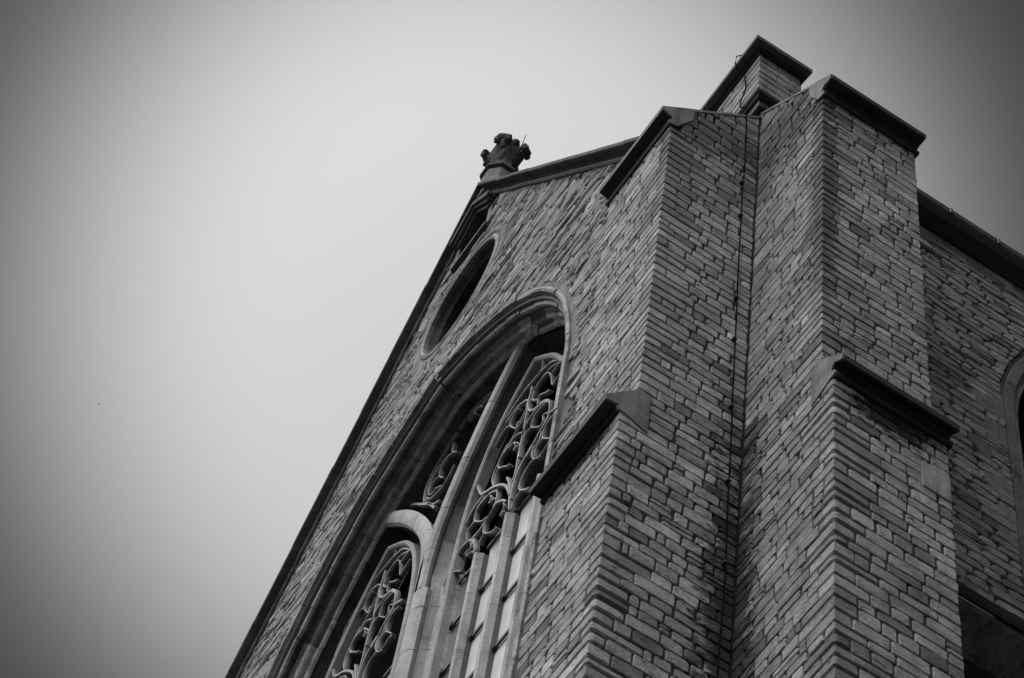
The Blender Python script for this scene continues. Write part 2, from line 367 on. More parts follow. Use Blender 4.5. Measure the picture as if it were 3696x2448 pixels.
TR=[
('R',0.03,[(-4.56,23.37),(-4.70,23.57),(-4.92,23.83),(-5.08,23.92),(-5.24,23.97),(-5.38,23.99),(-5.53,24.01),(-5.66,23.99),(-5.79,23.95),(-5.90,23.89),(-6.07,23.82),(-6.21,23.73)]),
('R',0.018,[(-5.19,24.23),(-5.17,24.11),(-5.18,23.99),(-5.23,23.96)]),
('R',0.03,[(-5.36,23.86),(-5.36,23.71),(-5.38,23.58),(-5.36,23.42),(-5.29,23.26),(-5.20,23.16),(-5.11,23.11),(-5.03,23.08),(-4.93,23.01),(-4.84,22.90),(-4.79,22.78),(-4.77,22.66),(-4.77,22.55)]),
('R',0.026,[(-5.36,23.39),(-5.36,23.28),(-5.37,23.17),(-5.36,23.01),(-5.36,22.90),(-5.36,22.72),(-5.36,22.54),(-5.35,22.38)]),
('R',0.018,[(-4.68,23.51),(-4.88,23.68),(-5.02,23.73),(-5.12,23.73),(-5.20,23.71),(-5.25,23.65),(-5.28,23.53),(-5.32,23.46)]),
('R',0.018,[(-4.69,23.52),(-4.79,23.53),(-4.89,23.50),(-4.90,23.49),(-4.93,23.59),(-5.02,23.70),(-5.09,23.72),(-5.18,23.71),(-5.25,23.65),(-5.28,23.57),(-5.28,23.50),(-5.23,23.39),(-5.16,23.32),(-5.11,23.30),(-5.09,23.33),(-4.95,23.20),(-4.86,23.14)]),
('R',0.018,[(-4.88,23.49),(-4.86,23.38),(-4.80,23.17),(-4.73,23.19),(-4.59,23.25)]),
('R',0.018,[(-5.09,23.33),(-5.12,23.29),(-5.11,23.17)]),
('R',0.026,[(-5.39,23.60),(-5.45,23.68),(-5.55,23.75),(-5.65,23.80),(-5.74,23.80),(-5.82,23.78),(-5.90,23.77)]),
('R',0.018,[(-5.61,23.72),(-5.69,23.72),(-5.75,23.66),(-5.77,23.55),(-5.63,23.32),(-5.57,23.25),(-5.57,23.35),(-5.52,23.30)]),
('R',0.018,[(-5.41,23.56),(-5.40,23.42),(-5.46,23.36),(-5.52,23.30)]),
('R',0.018,[(-5.77,23.55),(-5.88,23.62),(-5.96,23.59),(-6.01,23.55),(-6.08,23.49)]),
('R',0.022,[(-5.36,23.32),(-5.45,23.24),(-5.53,23.19),(-5.63,23.11),(-5.73,23.03),(-5.84,22.97)]),
('R',0.024,[(-4.83,22.85),(-4.92,22.97),(-5.01,23.03),(-5.13,23.07),(-5.23,23.04),(-5.31,23.00),(-5.36,22.93),(-5.35,22.77)]),
('R',0.018,[(-4.89,22.91),(-5.00,22.95),(-5.11,22.95),(-5.16,22.87),(-5.16,22.75),(-5.04,22.60),(-4.94,22.49),(-4.88,22.51),(-4.90,22.65),(-4.84,22.63),(-4.78,22.55)]),
('R',0.018,[(-5.15,22.75),(-5.24,22.76),(-5.29,22.72),(-5.32,22.64)]),
('R',0.034,[(-4.52,22.38),(-4.64,22.46),(-4.75,22.51),(-4.78,22.43),(-4.85,22.39),(-4.94,22.34),(-5.02,22.25),(-5.10,22.18),(-5.15,22.14)]),
('R',0.018,[(-4.58,22.31),(-4.69,22.34),(-4.77,22.32),(-4.81,22.24),(-4.81,22.10),(-4.69,21.94),(-4.59,21.82)]),
('R',0.024,[(-4.86,22.29),(-4.89,22.15),(-4.97,22.10),(-4.99,22.03),(-4.99,21.94)]),
('R',0.018,[(-4.80,22.08),(-4.88,22.07),(-4.93,22.01),(-4.93,21.87)]),
('R',0.022,[(-5.38,22.92),(-5.48,23.01),(-5.58,23.06),(-5.66,23.03),(-5.76,22.99),(-5.85,23.00)]),
('R',0.018,[(-5.37,22.67),(-5.53,22.90),(-5.61,22.95),(-5.69,22.97)]),
('R',0.016,[(-5.53,22.89),(-5.50,22.78),(-5.53,22.74),(-5.46,22.72),(-5.37,22.66)]),
('R',0.016,[(-4.57,21.75),(-4.62,21.80),(-4.69,21.77),(-4.75,21.74),(-4.81,21.73)]),
('R',0.03,[(-6.15,23.73),(-6.25,23.68),(-6.28,23.54),(-6.34,23.37),(-6.37,23.20),(-6.35,23.02),(-6.26,22.78),(-6.18,22.63)]),
('R',0.022,[(-5.72,23.11),(-5.82,23.03),(-5.90,22.89),(-5.96,22.78),(-5.95,22.62),(-5.87,22.44)]),
('R',0.018,[(-5.86,22.87),(-5.87,22.83),(-5.82,22.73),(-5.72,22.64),(-5.62,22.53),(-5.56,22.50)]),
('R',0.016,[(-5.84,22.75),(-5.88,22.70),(-5.89,22.60),(-5.88,22.49)]),
('R',0.042,[(-6.18,22.64),(-6.05,22.54),(-5.93,22.47),(-5.79,22.35),(-5.65,22.20),(-5.54,22.04),(-5.46,21.86),(-5.38,21.66)]),
('R',0.03,[(-6.13,22.55),(-6.23,22.54),(-6.37,22.48),(-6.47,22.36),(-6.58,22.20),(-6.61,22.13)]),
('R',0.022,[(-5.74,22.20),(-5.87,22.32),(-5.96,22.38),(-6.05,22.40),(-6.15,22.41),(-6.22,22.38)]),
('R',0.018,[(-5.92,22.31),(-5.88,22.21),(-5.91,22.15),(-5.85,22.14),(-5.77,22.07),(-5.74,22.03)]),
('R',0.022,[(-5.76,22.21),(-5.73,22.06),(-5.73,21.97),(-5.76,21.92),(-5.79,21.87),(-5.86,21.82),(-5.94,21.80)]),
('R',0.018,[(-6.03,22.43),(-6.16,22.44),(-6.23,22.37),(-6.24,22.26),(-6.21,22.15),(-6.05,21.96),(-5.97,21.89),(-5.90,21.87)]),
('R',0.034,[(-5.46,21.66),(-5.55,21.78),(-5.65,21.87),(-5.72,21.92),(-5.78,21.88),(-5.85,21.83),(-5.94,21.80),(-6.05,21.76),(-6.17,21.78),(-6.21,21.74)]),
('R',0.016,[(-5.52,21.70),(-5.48,21.60),(-5.51,21.53),(-5.54,21.48),(-5.49,21.48),(-5.43,21.44)]),
('R',0.018,[(-5.89,21.81),(-5.92,21.75),(-5.91,21.61),(-5.87,21.53),(-5.74,21.39),(-5.65,21.32),(-5.59,21.33)]),
('R',0.018,[(-6.21,22.14),(-6.30,22.14),(-6.35,22.08),(-6.34,21.93)]),
('R',0.016,[(-5.88,21.54),(-5.93,21.50),(-5.96,21.44)]),
('R',0.03,[(-5.56,22.23),(-5.43,21.90),(-5.38,21.60),(-5.34,21.36)]),
('R',0.034,[(-5.02,22.25),(-5.11,22.22),(-5.21,22.14),(-5.29,22.05),(-5.34,21.91),(-5.36,21.74),(-5.36,21.58)]),
('R',0.026,[(-5.37,22.68),(-5.37,22.44),(-5.36,22.11),(-5.39,21.97)]),
('R',0.02,[(-4.99,22.18),(-5.02,22.11),(-5.01,21.99),(-4.94,21.85),(-4.86,21.76),(-4.78,21.71)]),
('R',0.022,[(-4.94,21.84),(-5.04,21.84),(-5.13,21.78),(-5.18,21.68),(-5.18,21.58),(-5.13,21.48),(-5.00,21.34),(-4.93,21.29)]),
('R',0.016,[(-5.13,21.46),(-5.21,21.44),(-5.26,21.40),(-5.28,21.33)]),
('R',0.022,[(-6.12,21.61),(-6.19,21.77),(-6.29,21.85),(-6.42,21.89),(-6.54,21.85),(-6.61,21.73),(-6.66,21.61),(-6.72,21.51)]),
('R',0.016,[(-6.19,21.71),(-6.17,21.61),(-6.22,21.50),(-6.15,21.48),(-6.06,21.41)]),
('R',0.016,[(-6.46,21.85),(-6.56,21.79),(-6.58,21.66),(-6.55,21.57),(-6.44,21.46),(-6.30,21.32)]),
('R',0.016,[(-6.57,21.59),(-6.64,21.51),(-6.68,21.43),(-6.67,21.31)]),
('R',0.03,[(-6.14,21.73),(-6.09,21.58),(-6.05,21.44),(-6.06,21.37)]),
('C',0.034,[(-6.54,25.27),(-6.68,25.36),(-6.79,25.42),(-6.99,25.51),(-7.12,25.53),(-7.26,25.52),(-7.38,25.50)]),
('C',0.034,[(-7.41,25.45),(-7.56,25.45),(-7.67,25.37),(-7.77,25.29),(-7.87,25.19),(-7.95,25.09),(-8.00,24.97),(-8.01,24.85),(-7.99,24.69),(-7.94,24.54)]),
('C',0.018,[(-6.61,25.22),(-6.76,25.28),(-6.96,25.37),(-7.09,25.37)]),
('C',0.018,[(-6.74,25.20),(-6.86,25.35),(-6.96,25.39),(-7.04,25.37),(-7.11,25.34)]),
('C',0.016,[(-6.88,25.21),(-6.98,25.36),(-7.04,25.37)]),
('C',0.02,[(-7.41,24.98),(-7.54,25.05),(-7.67,25.04),(-7.80,25.03),(-7.88,24.93),(-7.90,24.80),(-7.88,24.67),(-7.81,24.55),(-7.71,24.50),(-7.67,24.52),(-7.49,24.37)]),
('C',0.018,[(-7.43,25.24),(-7.41,25.05),(-7.37,24.95),(-7.24,24.81)]),
('C',0.016,[(-7.53,25.01),(-7.66,24.94),(-7.66,24.78),(-7.78,24.82),(-7.85,24.76),(-7.87,24.66)]),
('C',0.02,[(-7.66,24.79),(-7.57,24.64),(-7.49,24.56)]),
('C',0.024,[(-7.89,24.58),(-7.78,24.43),(-7.66,24.36),(-7.51,24.31),(-7.43,24.31),(-7.34,24.37),(-7.23,24.51)]),
('C',0.046,[(-8.43,25.04),(-8.29,24.91),(-8.12,24.71),(-7.93,24.49),(-7.76,24.30),(-7.56,23.98)]),
('C',0.026,[(-7.82,24.38),(-7.66,24.17),(-7.54,24.07),(-7.46,24.02)])]
# ------------------------------------------------------------------ ground
g0 = MB(); g0.add([(-400, -400, -1.6), (400, -400, -1.6), (400, 400, -1.6), (-400, 400, -1.6)], [(0, 1, 2, 3)])
tag(g0.build('ground', 'ground'), kind='structure')

# ------------------------------------------------------------------ dimensions
XC = -7.05
APEX = 30.62; SL = 1.365                       # gable: z of the rake at the wall face, slope
HR = 4.77; ACX = 1.05; SPZ = 21.17             # main arch: hood radius, centre offset, springing
OCX, OCZ, OCR = -7.08, 27.85, 1.00
B1, B2, W1 = 0.934, 0.998, 1.0                 # upper stage projections, width
P1, P2 = 1.062, 1.137                          # lower stage projections
HT, HM = 19.92, 15.01
ZB = 9.5
def arch_x(z, Rr, side):
    dz = max(0.0, z - SPZ); xx = math.sqrt(max(0.0, Rr * Rr - dz * dz)) - ACX
    return XC + side * xx

# ------------------------------------------------------------------ gable wall
gable = empty('gable_wall', (XC, 0.3, -1.6)); tag(gable, 'tall steep stone gable wall with big traceried window and round opening', 'wall', kind='thing')
_old_build = MB.build
def build(self, name, mat, parent=None, smooth=False, bevel=0.0):
    o = _old_build(self, name, mat, None, smooth, bevel)
    if parent is not None:
        wl = Vector((0, 0, 0)); p = parent
        while p is not None: wl += p.location; p = p.parent
        o.parent = parent
        me = o.data; me.transform(Matrix.Translation(-wl))
    return o
MB.build = build

# core with holes
def arch_loop(Rr, z_bot, n=22):
    pts = []
    a1 = math.acos(ACX / Rr)
    pts.append((XC + Rr - ACX, z_bot))
    for i in range(n + 1):
        a = a1 * i / n; pts.append((XC - ACX + Rr * math.cos(a), SPZ + Rr * math.sin(a)))
    left = [(2 * XC - x, z) for x, z in reversed(pts[:-1])]
    return pts + left
RK = 0.45
outer = [(-14.3, 5), (0.0 - 0.02, 5), (-0.02, 21.25), (XC + (APEX - 21.25) / SL, 21.25), (XC, APEX), (XC - (APEX - 21.25) / SL, 21.25), (-14.3, 21.25)]
win = arch_loop(4.66, 12.0)
ocl = [(OCX + (OCR - 0.04) * math.cos(t * 2 * math.pi / 48), OCZ + (OCR - 0.04) * math.sin(t * 2 * math.pi / 48)) for t in range(48)]
nich = [(-7.5, 29.25), (-6.72, 29.25), (-6.72, 29.85), (-7.11, 30.25), (-7.5, 29.85)]
loops = [outer, win, ocl, nich]
flat = [p for l in loops for p in l]
tris = tessellate_polygon([[Vector((a, b, 0)) for a, b in l] for l in loops])
core = MB()
for y, t_ in ((0.004, 1), (0.7, 1)):
    core.add([(a, y, b) for a, b in flat], [tuple(t) for t in tris])
for l in loops:
    n = len(l); core.add([(a, 0.004, b) for a, b in l] + [(a, 0.7, b) for a, b in l], [(i, (i + 1) % n, (i + 1) % n + n, i + n) for i in range(n)])
core.build('wall_core', 'lime', gable)

g = random.Random(11)
Bg = Bricks(gable, 'rubble', 300, 'brick', 'small_bricks')
zs = courses(17.0, 30.7, g, 0.075, 0.15)
def gr(i, z): return (-12.9 + g.uniform(0, 0.2), -0.96)
rk1 = (SL, 1.0, APEX + SL * XC + 0.02); rk2 = (-SL, 1.0, APEX - SL * XC + 0.02)
holes = [(XC - ACX, SPZ, 4.86, XC, 0, SPZ), (XC + ACX, SPZ, 4.86, -99, XC, SPZ), (OCX, OCZ, OCR + 0.1, -99, 99, 0)]
class HB(Bricks):
    def put(s, v, f, poly3, tone):
        x = sum(p[0] for p in poly3) / len(poly3); z = sum(p[2] for p in poly3) / len(poly3)
        if z < SPZ and XC - 4.86 + ACX < x < XC + 4.86 - ACX: return
        if -7.62 < x < -6.6 and 29.1 < z < 30.4: return
        Bricks.put(s, v, f, poly3, tone)
Bg = HB(gable, 'rubble', 300, 'brick', 'small_bricks')
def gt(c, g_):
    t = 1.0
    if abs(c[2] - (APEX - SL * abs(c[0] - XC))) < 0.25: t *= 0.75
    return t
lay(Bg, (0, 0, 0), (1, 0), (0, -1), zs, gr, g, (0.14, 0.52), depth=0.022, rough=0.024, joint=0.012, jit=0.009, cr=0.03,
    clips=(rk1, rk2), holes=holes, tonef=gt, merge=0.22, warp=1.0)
Bg.flush()

# coping: two rakes of separate stones
cop = [(0.0, -0.03), (0.05, -0.02), (0.07, 0.02), (0.06, 0.06), (0.025, 0.08), (0.02, 0.13), (0.06, 0.17), (0.16, 0.185), (0.17, 0.20), (0.17, 0.27), (0.12, 0.31), (-0.30, 0.36), (-0.55, 0.2), (-0.55, -0.02)]
for side in (-1, 1):
    ln = 9.35 if side < 0 else 8.55; k = 0; s = 0.0
    g = random.Random(5 + side)
    while s < ln:
        e = min(s + g.uniform(0.8, 1.25), ln); gap = 0.006 if s > 0 else 0.0
        mb = MB(); c = 1 / math.sqrt(1 + SL * SL)
        def cv(o_, dz, t):
            return (XC + side * t * c, -o_, APEX - SL * t * c + dz)
        jj = g.uniform(-0.004, 0.004)
        mb.prism([(a + (jj if a > 0 else 0), b * 1.0 + jj) for a, b in cop], s + gap, e, cv, g.uniform(0.8, 1.25))
        mb.build('coping_stone', 'coping', gable, smooth=False)
        s = e
# flat band of dressed stones round the hood
def ring_stones(parent, name, mat, Rlo, Rhi, y0, y1, a0, a1, cx, cz, seg, g, flip=1, tone=(0.85, 1.15)):
    a = a0; sg = 1 if a1 > a0 else -1
    while sg * (a1 - a) > 0.001:
        e = a + sg * g.uniform(*seg) / Rhi
        if sg * (a1 - e) < 0.1 / Rhi: e = a1
        k = 4; gp = 0.004 / Rhi * sg
        pts = []
        for i in range(k + 1):
            t = a + gp + (e - gp - a - gp) * i / k; pts.append((cx + flip * Rhi * math.cos(t), cz + Rhi * math.sin(t)))
        for i in range(k, -1, -1):
            t = a + gp + (e - gp - a - gp) * i / k; pts.append((cx + flip * Rlo * math.cos(t), cz + Rlo * math.sin(t)))
        mb = MB(); mb.prism(pts, y0, y1, lambda p, q, r_: (p, r_, q), g.uniform(*tone)); mb.build(name, mat, parent)
        a = e
window = empty('arched_window'); window.parent = gable; window.location = Vector((XC, 0, 22.0)) - gable.location
tag(window, 'tall pointed window with forked central mullion and flowing tracery')
g = random.Random(3)
aend = math.acos(ACX / 4.83)
ring_stones(window, 'band_stone', 'cap', 4.78, 4.93, -0.018, 0.05, 0, aend, XC - ACX, SPZ, (0.5, 0.9), g, 1)
ring_stones(window, 'band_stone', 'cap', 4.78, 4.93, -0.018, 0.05, 0, aend, XC + ACX, SPZ, (0.5, 0.9), g, -1)

# moulded orders of the arch: stones along jambs and arcs. profile (offset from R=4.55 outward, y)
orders0 = [(0.235, 0.06), (0.235, -0.045), (0.20, -0.06), (0.17, -0.05), (0.145, 0.01), (0.115, 0.07), (0.13, 0.10), (0.125, 0.06), (0.095, 0.045), (0.065, 0.06), (0.06, 0.095),
          (0.085, 0.13), (0.10, 0.18), (0.085, 0.225), (0.05, 0.23), (0.03, 0.245), (0.03, 0.27), (0.06, 0.30), (0.06, 0.335), (0.02, 0.34), (-0.01, 0.355), (-0.02, 0.39), (0.0, 0.42), (0.03, 0.44), (0.03, 0.92), (0.235, 0.92)]
orders = orders0
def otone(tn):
    lit, dk = 1.35, 0.45  # rolls painted lighter as if lit, hollows darker as if shaded
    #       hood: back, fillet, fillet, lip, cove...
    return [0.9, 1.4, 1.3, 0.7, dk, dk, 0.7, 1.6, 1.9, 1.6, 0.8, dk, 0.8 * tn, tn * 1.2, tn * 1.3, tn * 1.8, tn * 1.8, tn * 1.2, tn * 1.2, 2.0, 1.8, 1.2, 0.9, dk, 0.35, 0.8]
def order_path(side, Rr=4.55, n=44, zb=14.0):
    a1 = math.acos(ACX / Rr); pts = []
    z = zb
    while z < SPZ - 0.2: pts.append((XC + side * (Rr - ACX), z)); z += 0.25
    for i in range(n + 1):
        a = a1 * i / n; pts.append((XC + side * (-ACX + Rr * math.cos(a)), SPZ + Rr * math.sin(a)))
    return pts
g = random.Random(21)
for side in (1, -1):
    path = order_path(side)
    i = 0
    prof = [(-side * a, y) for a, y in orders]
    while i < len(path) - 1:
        j = min(i + g.choice((3, 4, 5)), len(path) - 1)
        if len(path) - 1 - j < 2: j = len(path) - 1
        seg = [tuple(p) for p in path[i:j + 1]]
        def lerp(a, b, d):
            l = math.hypot(b[0] - a[0], b[1] - a[1]); return (a[0] + (b[0] - a[0]) * d / l, a[1] + (b[1] - a[1]) * d / l)
        seg[0] = lerp(seg[0], seg[1], 0.003)
        if j < len(path) - 1: seg[-1] = lerp(seg[-1], seg[-2], 0.003)
        jx = g.uniform(-0.01, 0.01)
        mb = MB(); r_ = g.random()
        tn = g.uniform(0.75, 1.2) if r_ < 0.7 else g.uniform(1.8, 2.4)
        mid = path[(i + j) // 2]
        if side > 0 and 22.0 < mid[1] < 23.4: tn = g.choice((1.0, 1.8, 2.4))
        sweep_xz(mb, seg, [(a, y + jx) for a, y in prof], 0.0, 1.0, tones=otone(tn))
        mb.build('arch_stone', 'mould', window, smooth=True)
        i = j

# glazing behind everything in the head
gl = MB(); al = arch_loop(4.5, 14.0, 24)
gl.add([(a, 0.90, b) for a, b in al], [tuple(t) for t in tessellate_polygon([[Vector((a, b, 0)) for a, b in al]])])
gl.build('tracery_glass', 'darkglass', window)

def mirror(p): return [(2 * XC - x, z) for x, z in p]
# centre mullion and its two branches
nose = [(-0.13, 0.12), (-0.15, 0.06), (-0.12, 0.015), (-0.045, -0.015), (0.045, -0.015), (0.12, 0.015), (0.15, 0.06), (0.13, 0.12)]
hol = [(0.20, 0.11), (0.21, 0.13), (0.235, 0.19), (0.30, 0.225), (0.40, 0.225), (0.46, 0.19), (0.48, 0.165), (0.52, 0.165), (0.53, 0.22), (0.56, 0.23), (0.585, 0.30)]
full = nose[0:0] + [(-a, y) for a, y in reversed(hol)] + nose + hol
nh = len(hol)
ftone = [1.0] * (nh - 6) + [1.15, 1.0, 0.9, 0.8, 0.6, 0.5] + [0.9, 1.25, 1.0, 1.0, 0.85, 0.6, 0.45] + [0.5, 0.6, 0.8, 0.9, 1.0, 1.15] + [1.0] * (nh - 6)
stem_top = 21.6
g = random.Random(8)
z = 13.5
while z < stem_top - 0.01:
    e = min(z + g.uniform(0.75, 1.1), stem_top)
    if stem_top - e < 0.3: e = stem_top
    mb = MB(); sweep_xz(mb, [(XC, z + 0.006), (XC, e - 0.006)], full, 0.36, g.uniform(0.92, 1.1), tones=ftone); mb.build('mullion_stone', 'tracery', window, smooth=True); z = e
br = catmull([(-7.05, 21.6), (-7.045, 22.1), (-6.99, 22.55), (-6.87, 22.98), (-6.68, 23.42), (-6.42, 23.9), (-6.14, 24.35), (-5.86, 24.72), (-5.52, 25.08)], 6)
bprof = [(-0.07, 0.50), (-0.07, 0.14), (-0.105, 0.08), (-0.115, 0.04), (-0.085, 0.0), (-0.03, -0.015), (0.03, -0.015), (0.085, 0.0), (0.115, 0.04), (0.105, 0.08), (0.07, 0.14), (0.07, 0.50)]
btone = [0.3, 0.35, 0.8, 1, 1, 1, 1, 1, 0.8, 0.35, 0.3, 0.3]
brl = catmull([(-7.05, 21.6), (-7.06, 22.1), (-7.12, 22.5), (-7.24, 22.9), (-7.46, 23.35), (-7.78, 23.85), (-8.13, 24.32), (-8.5, 24.74), (-8.8, 25.05)], 6)
for side in (1, -1):
    pth = br if side > 0 else brl
    i = 0
    while i < len(pth) - 1:
        j = min(i + 9, len(pth) - 1)
        if len(pth) - 1 - j < 4: j = len(pth) - 1
        mb = MB(); seg = list(pth[i:j + 1]); q0, q1 = seg[0], seg[1]; l_ = math.hypot(q1[0] - q0[0], q1[1] - q0[1]); seg[0] = (q0[0] + (q1[0] - q0[0]) * 0.012 / l_, q0[1] + (q1[1] - q0[1]) * 0.012 / l_)
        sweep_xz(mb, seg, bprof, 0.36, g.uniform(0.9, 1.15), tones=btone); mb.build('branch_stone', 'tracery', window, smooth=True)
        # thin dark joint
        i = j
# hollow between the branch and the frame of each field
def resample(p, n):
    d = [0]
    for i in range(1, len(p)): d.append(d[-1] + math.hypot(p[i][0] - p[i - 1][0], p[i][1] - p[i - 1][1]))
    out = []
    for k in range(n):
        t = d[-1] * k / (n - 1); i = 0
        while i < len(d) - 2 and d[i + 1] < t: i += 1
        u = (t - d[i]) / max(1e-9, d[i + 1] - d[i]); out.append((p[i][0] + (p[i + 1][0] - p[i][0]) * u, p[i][1] + (p[i + 1][1] - p[i][1]) * u))
    return out
fr_l = catmull([(-6.53, 20.9), (-6.53, 21.6), (-6.50, 22.3), (-6.40, 22.95), (-6.18, 23.55), (-5.85, 24.02), (-5.36, 24.45)], 6)
fr_r = catmull([(-4.14, 20.9), (-4.16, 21.6), (-4.22, 22.3), (-4.38, 22.95), (-4.62, 23.45), (-4.92, 23.95), (-5.36, 24.45)], 6)
A_l = [(-6.93, 20.9), (-6.93, 21.6)] + [(x + 0.07, zz - 0.05) for x, zz in br[6:]]
A_r = [(arch_x(zz, 4.50, 1), zz) for zz in (20.9, 21.6, 22.3, 22.9, 23.4, 23.9, 24.3, 24.6, 24.85, 25.0)]
A_r[-1] = (-5.42, 25.0)
def hollow(A, Bp, ya, yb, name, mir, dep=0.26):
    A = resample(A, 26); Bp = resample(Bp, 26)
    mb = MB(); prof = [(0.0, 0.0), (0.06, 0.35), (0.25, 0.85), (0.5, 1.0), (0.75, 0.85), (0.92, 0.4), (1.0, 0.0)]
    v = []
    for a, b in zip(A, Bp):
        for t, h in prof:
            x = a[0] + (b[0] - a[0]) * t
            if mir: x = 2 * XC - x
            v.append((x, ya + (yb - ya) * t + dep * h, a[1] + (b[1] - a[1]) * t))
    k = len(prof)
    mb.add(v, [(i * k + q, i * k + q + 1, (i + 1) * k + q + 1, (i + 1) * k + q) for i in range(25) for q in range(k - 1)])
    for i in range(25):            # stone darker in the upper part of the hollow, soffit darker throughout
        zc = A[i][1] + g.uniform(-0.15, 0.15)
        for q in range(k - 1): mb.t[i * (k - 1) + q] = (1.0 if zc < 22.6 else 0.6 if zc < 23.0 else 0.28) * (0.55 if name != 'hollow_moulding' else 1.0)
    mb.build(name, 'tracery' if name == 'hollow_moulding' else 'mould', window, smooth=True)
for mir in (False, True):
    hollow(A_l, fr_l, 0.46, 0.50, 'hollow_moulding', mir)
    hollow(A_r, fr_r, 0.42, 0.50, 'soffit_moulding', mir)
    for fp in (fr_l, fr_r):
        pth = [(fp[0][0], 13.5)] + list(fp); pth = mirror(pth) if mir else pth
        mb = MB(); sweep_xz(mb, pth, [(-0.035, 0.0), (-0.015, -0.02), (0.015, -0.02), (0.035, 0.0), (0.04, 0.12), (-0.04, 0.12)], 0.50, 0.95)
        mb.build('frame_rib', 'tracery', window, smooth=True)
# jamb mouldings (half of the centre mullion) beside the outer lights
for side in (1, -1):
    xo = XC + side * 2.9
    mb = MB(); pr = [(0.02, 0.62), (0.0, 0.54), (0.035, 0.51), (0.07, 0.50), (0.10, 0.53), (0.16, 0.56), (0.3, 0.57), (0.42, 0.53), (0.5, 0.47), (0.62, 0.44), (0.62, 0.64)]
    v = [(xo + side * a, y, zz) for zz in (13.5, 20.9) for a, y in pr]; k = len(pr)
    mb.add(v, [(q, (q + 1) % k, (q + 1) % k + k, q + k) for q in range(k)]); mb.build('jamb_moulding', 'tracery', window, smooth=True)
# intermediate mullions
mprof = [(-0.075, 0.20), (-0.072, 0.075), (-0.035, 0.0), (-0.012, -0.012), (0.03, 0.0), (0.072, 0.075), (0.075, 0.20)]
mtone = [0.35, 1.0, 1.25, 0.8, 0.5, 0.5, 1]  # first face: dark return painted for the mullion's reflection in the glass
mx = [-5.955, -5.335, -4.70]
tops = [21.22, 21.25, 21.22]
for mir in (False, True):
    for x, zt in zip(mx, tops):
        xx = 2 * XC - x if mir else x; z = 13.5
        while z < zt - 0.01:
            e = min(z + g.uniform(0.8, 1.2), zt)
            if zt - e < 0.35: e = zt
            mb = MB(); sweep_xz(mb, [(xx, z + 0.003), (xx, e - 0.003)], mprof, 0.495, g.uniform(0.8, 1.05), tones=mtone); mb.build('mullion_stone', 'tracery', window); z = e
# tracery ribs
def rib(pts, wd, y0, dx=0.0, dz=0.0):
    p = catmull(pts, 4); h = wd * 0.5
    mb = MB()
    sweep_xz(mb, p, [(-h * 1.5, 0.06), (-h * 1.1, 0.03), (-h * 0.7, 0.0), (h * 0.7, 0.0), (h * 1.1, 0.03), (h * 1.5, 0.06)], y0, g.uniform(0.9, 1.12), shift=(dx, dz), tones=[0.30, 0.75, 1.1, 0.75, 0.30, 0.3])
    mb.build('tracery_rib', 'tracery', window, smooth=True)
for fld, wd, pts in TR:
    if fld == 'R':
        rib(pts, wd, 0.515)
        rib(pts, wd, 0.515, -3.36, 0.12)
    else: rib(pts, wd, 0.515)
# panes between the saddle bars, bars and their lugs
barz = [20.56, 19.76, 18.95, 18.15, 17.35, 16.55, 15.7]
edges = [-6.47, -5.955, -5.335, -4.70, -4.15]
for mir in (False, True):
    for k in range(4):
        xa, xb = edges[k] + (0.07 if k else 0.0), edges[k + 1] - (0.07 if k < 3 else 0.0)
        if mir: xa, xb = 2 * XC - xb, 2 * XC - xa
        zt = 21.36
        bar = MB(); bar.box((xa - 0.02, 0.595, zt - 0.017), (xb + 0.02, 0.615, zt + 0.017)); bar.build('saddle_bar', 'iron', window)
        for i, zb in enumerate(barz):
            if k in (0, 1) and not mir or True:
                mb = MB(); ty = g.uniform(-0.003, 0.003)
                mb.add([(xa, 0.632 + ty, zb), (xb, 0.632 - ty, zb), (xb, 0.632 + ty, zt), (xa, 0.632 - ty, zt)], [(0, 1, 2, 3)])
                mb.build('window_pane', 'greyglass' if k == (3 if mir else 0) else 'glass', window)  # leftmost light of each half: dark reflection painted in as grey glass
            bar = MB(); bar.box((xa - 0.02, 0.595, zb - 0.022), (xb + 0.02, 0.62, zb + 0.022)); bar.build('saddle_bar', 'iron', window)
            for xl in (xa + 0.035, xb - 0.035):
                lg = MB(); lg.box((xl - 0.02, 0.582, zb - 0.02), (xl + 0.02, 0.63, zb + 0.045)); lg.build('bar_lug', 'iron', window)
            zt = zb

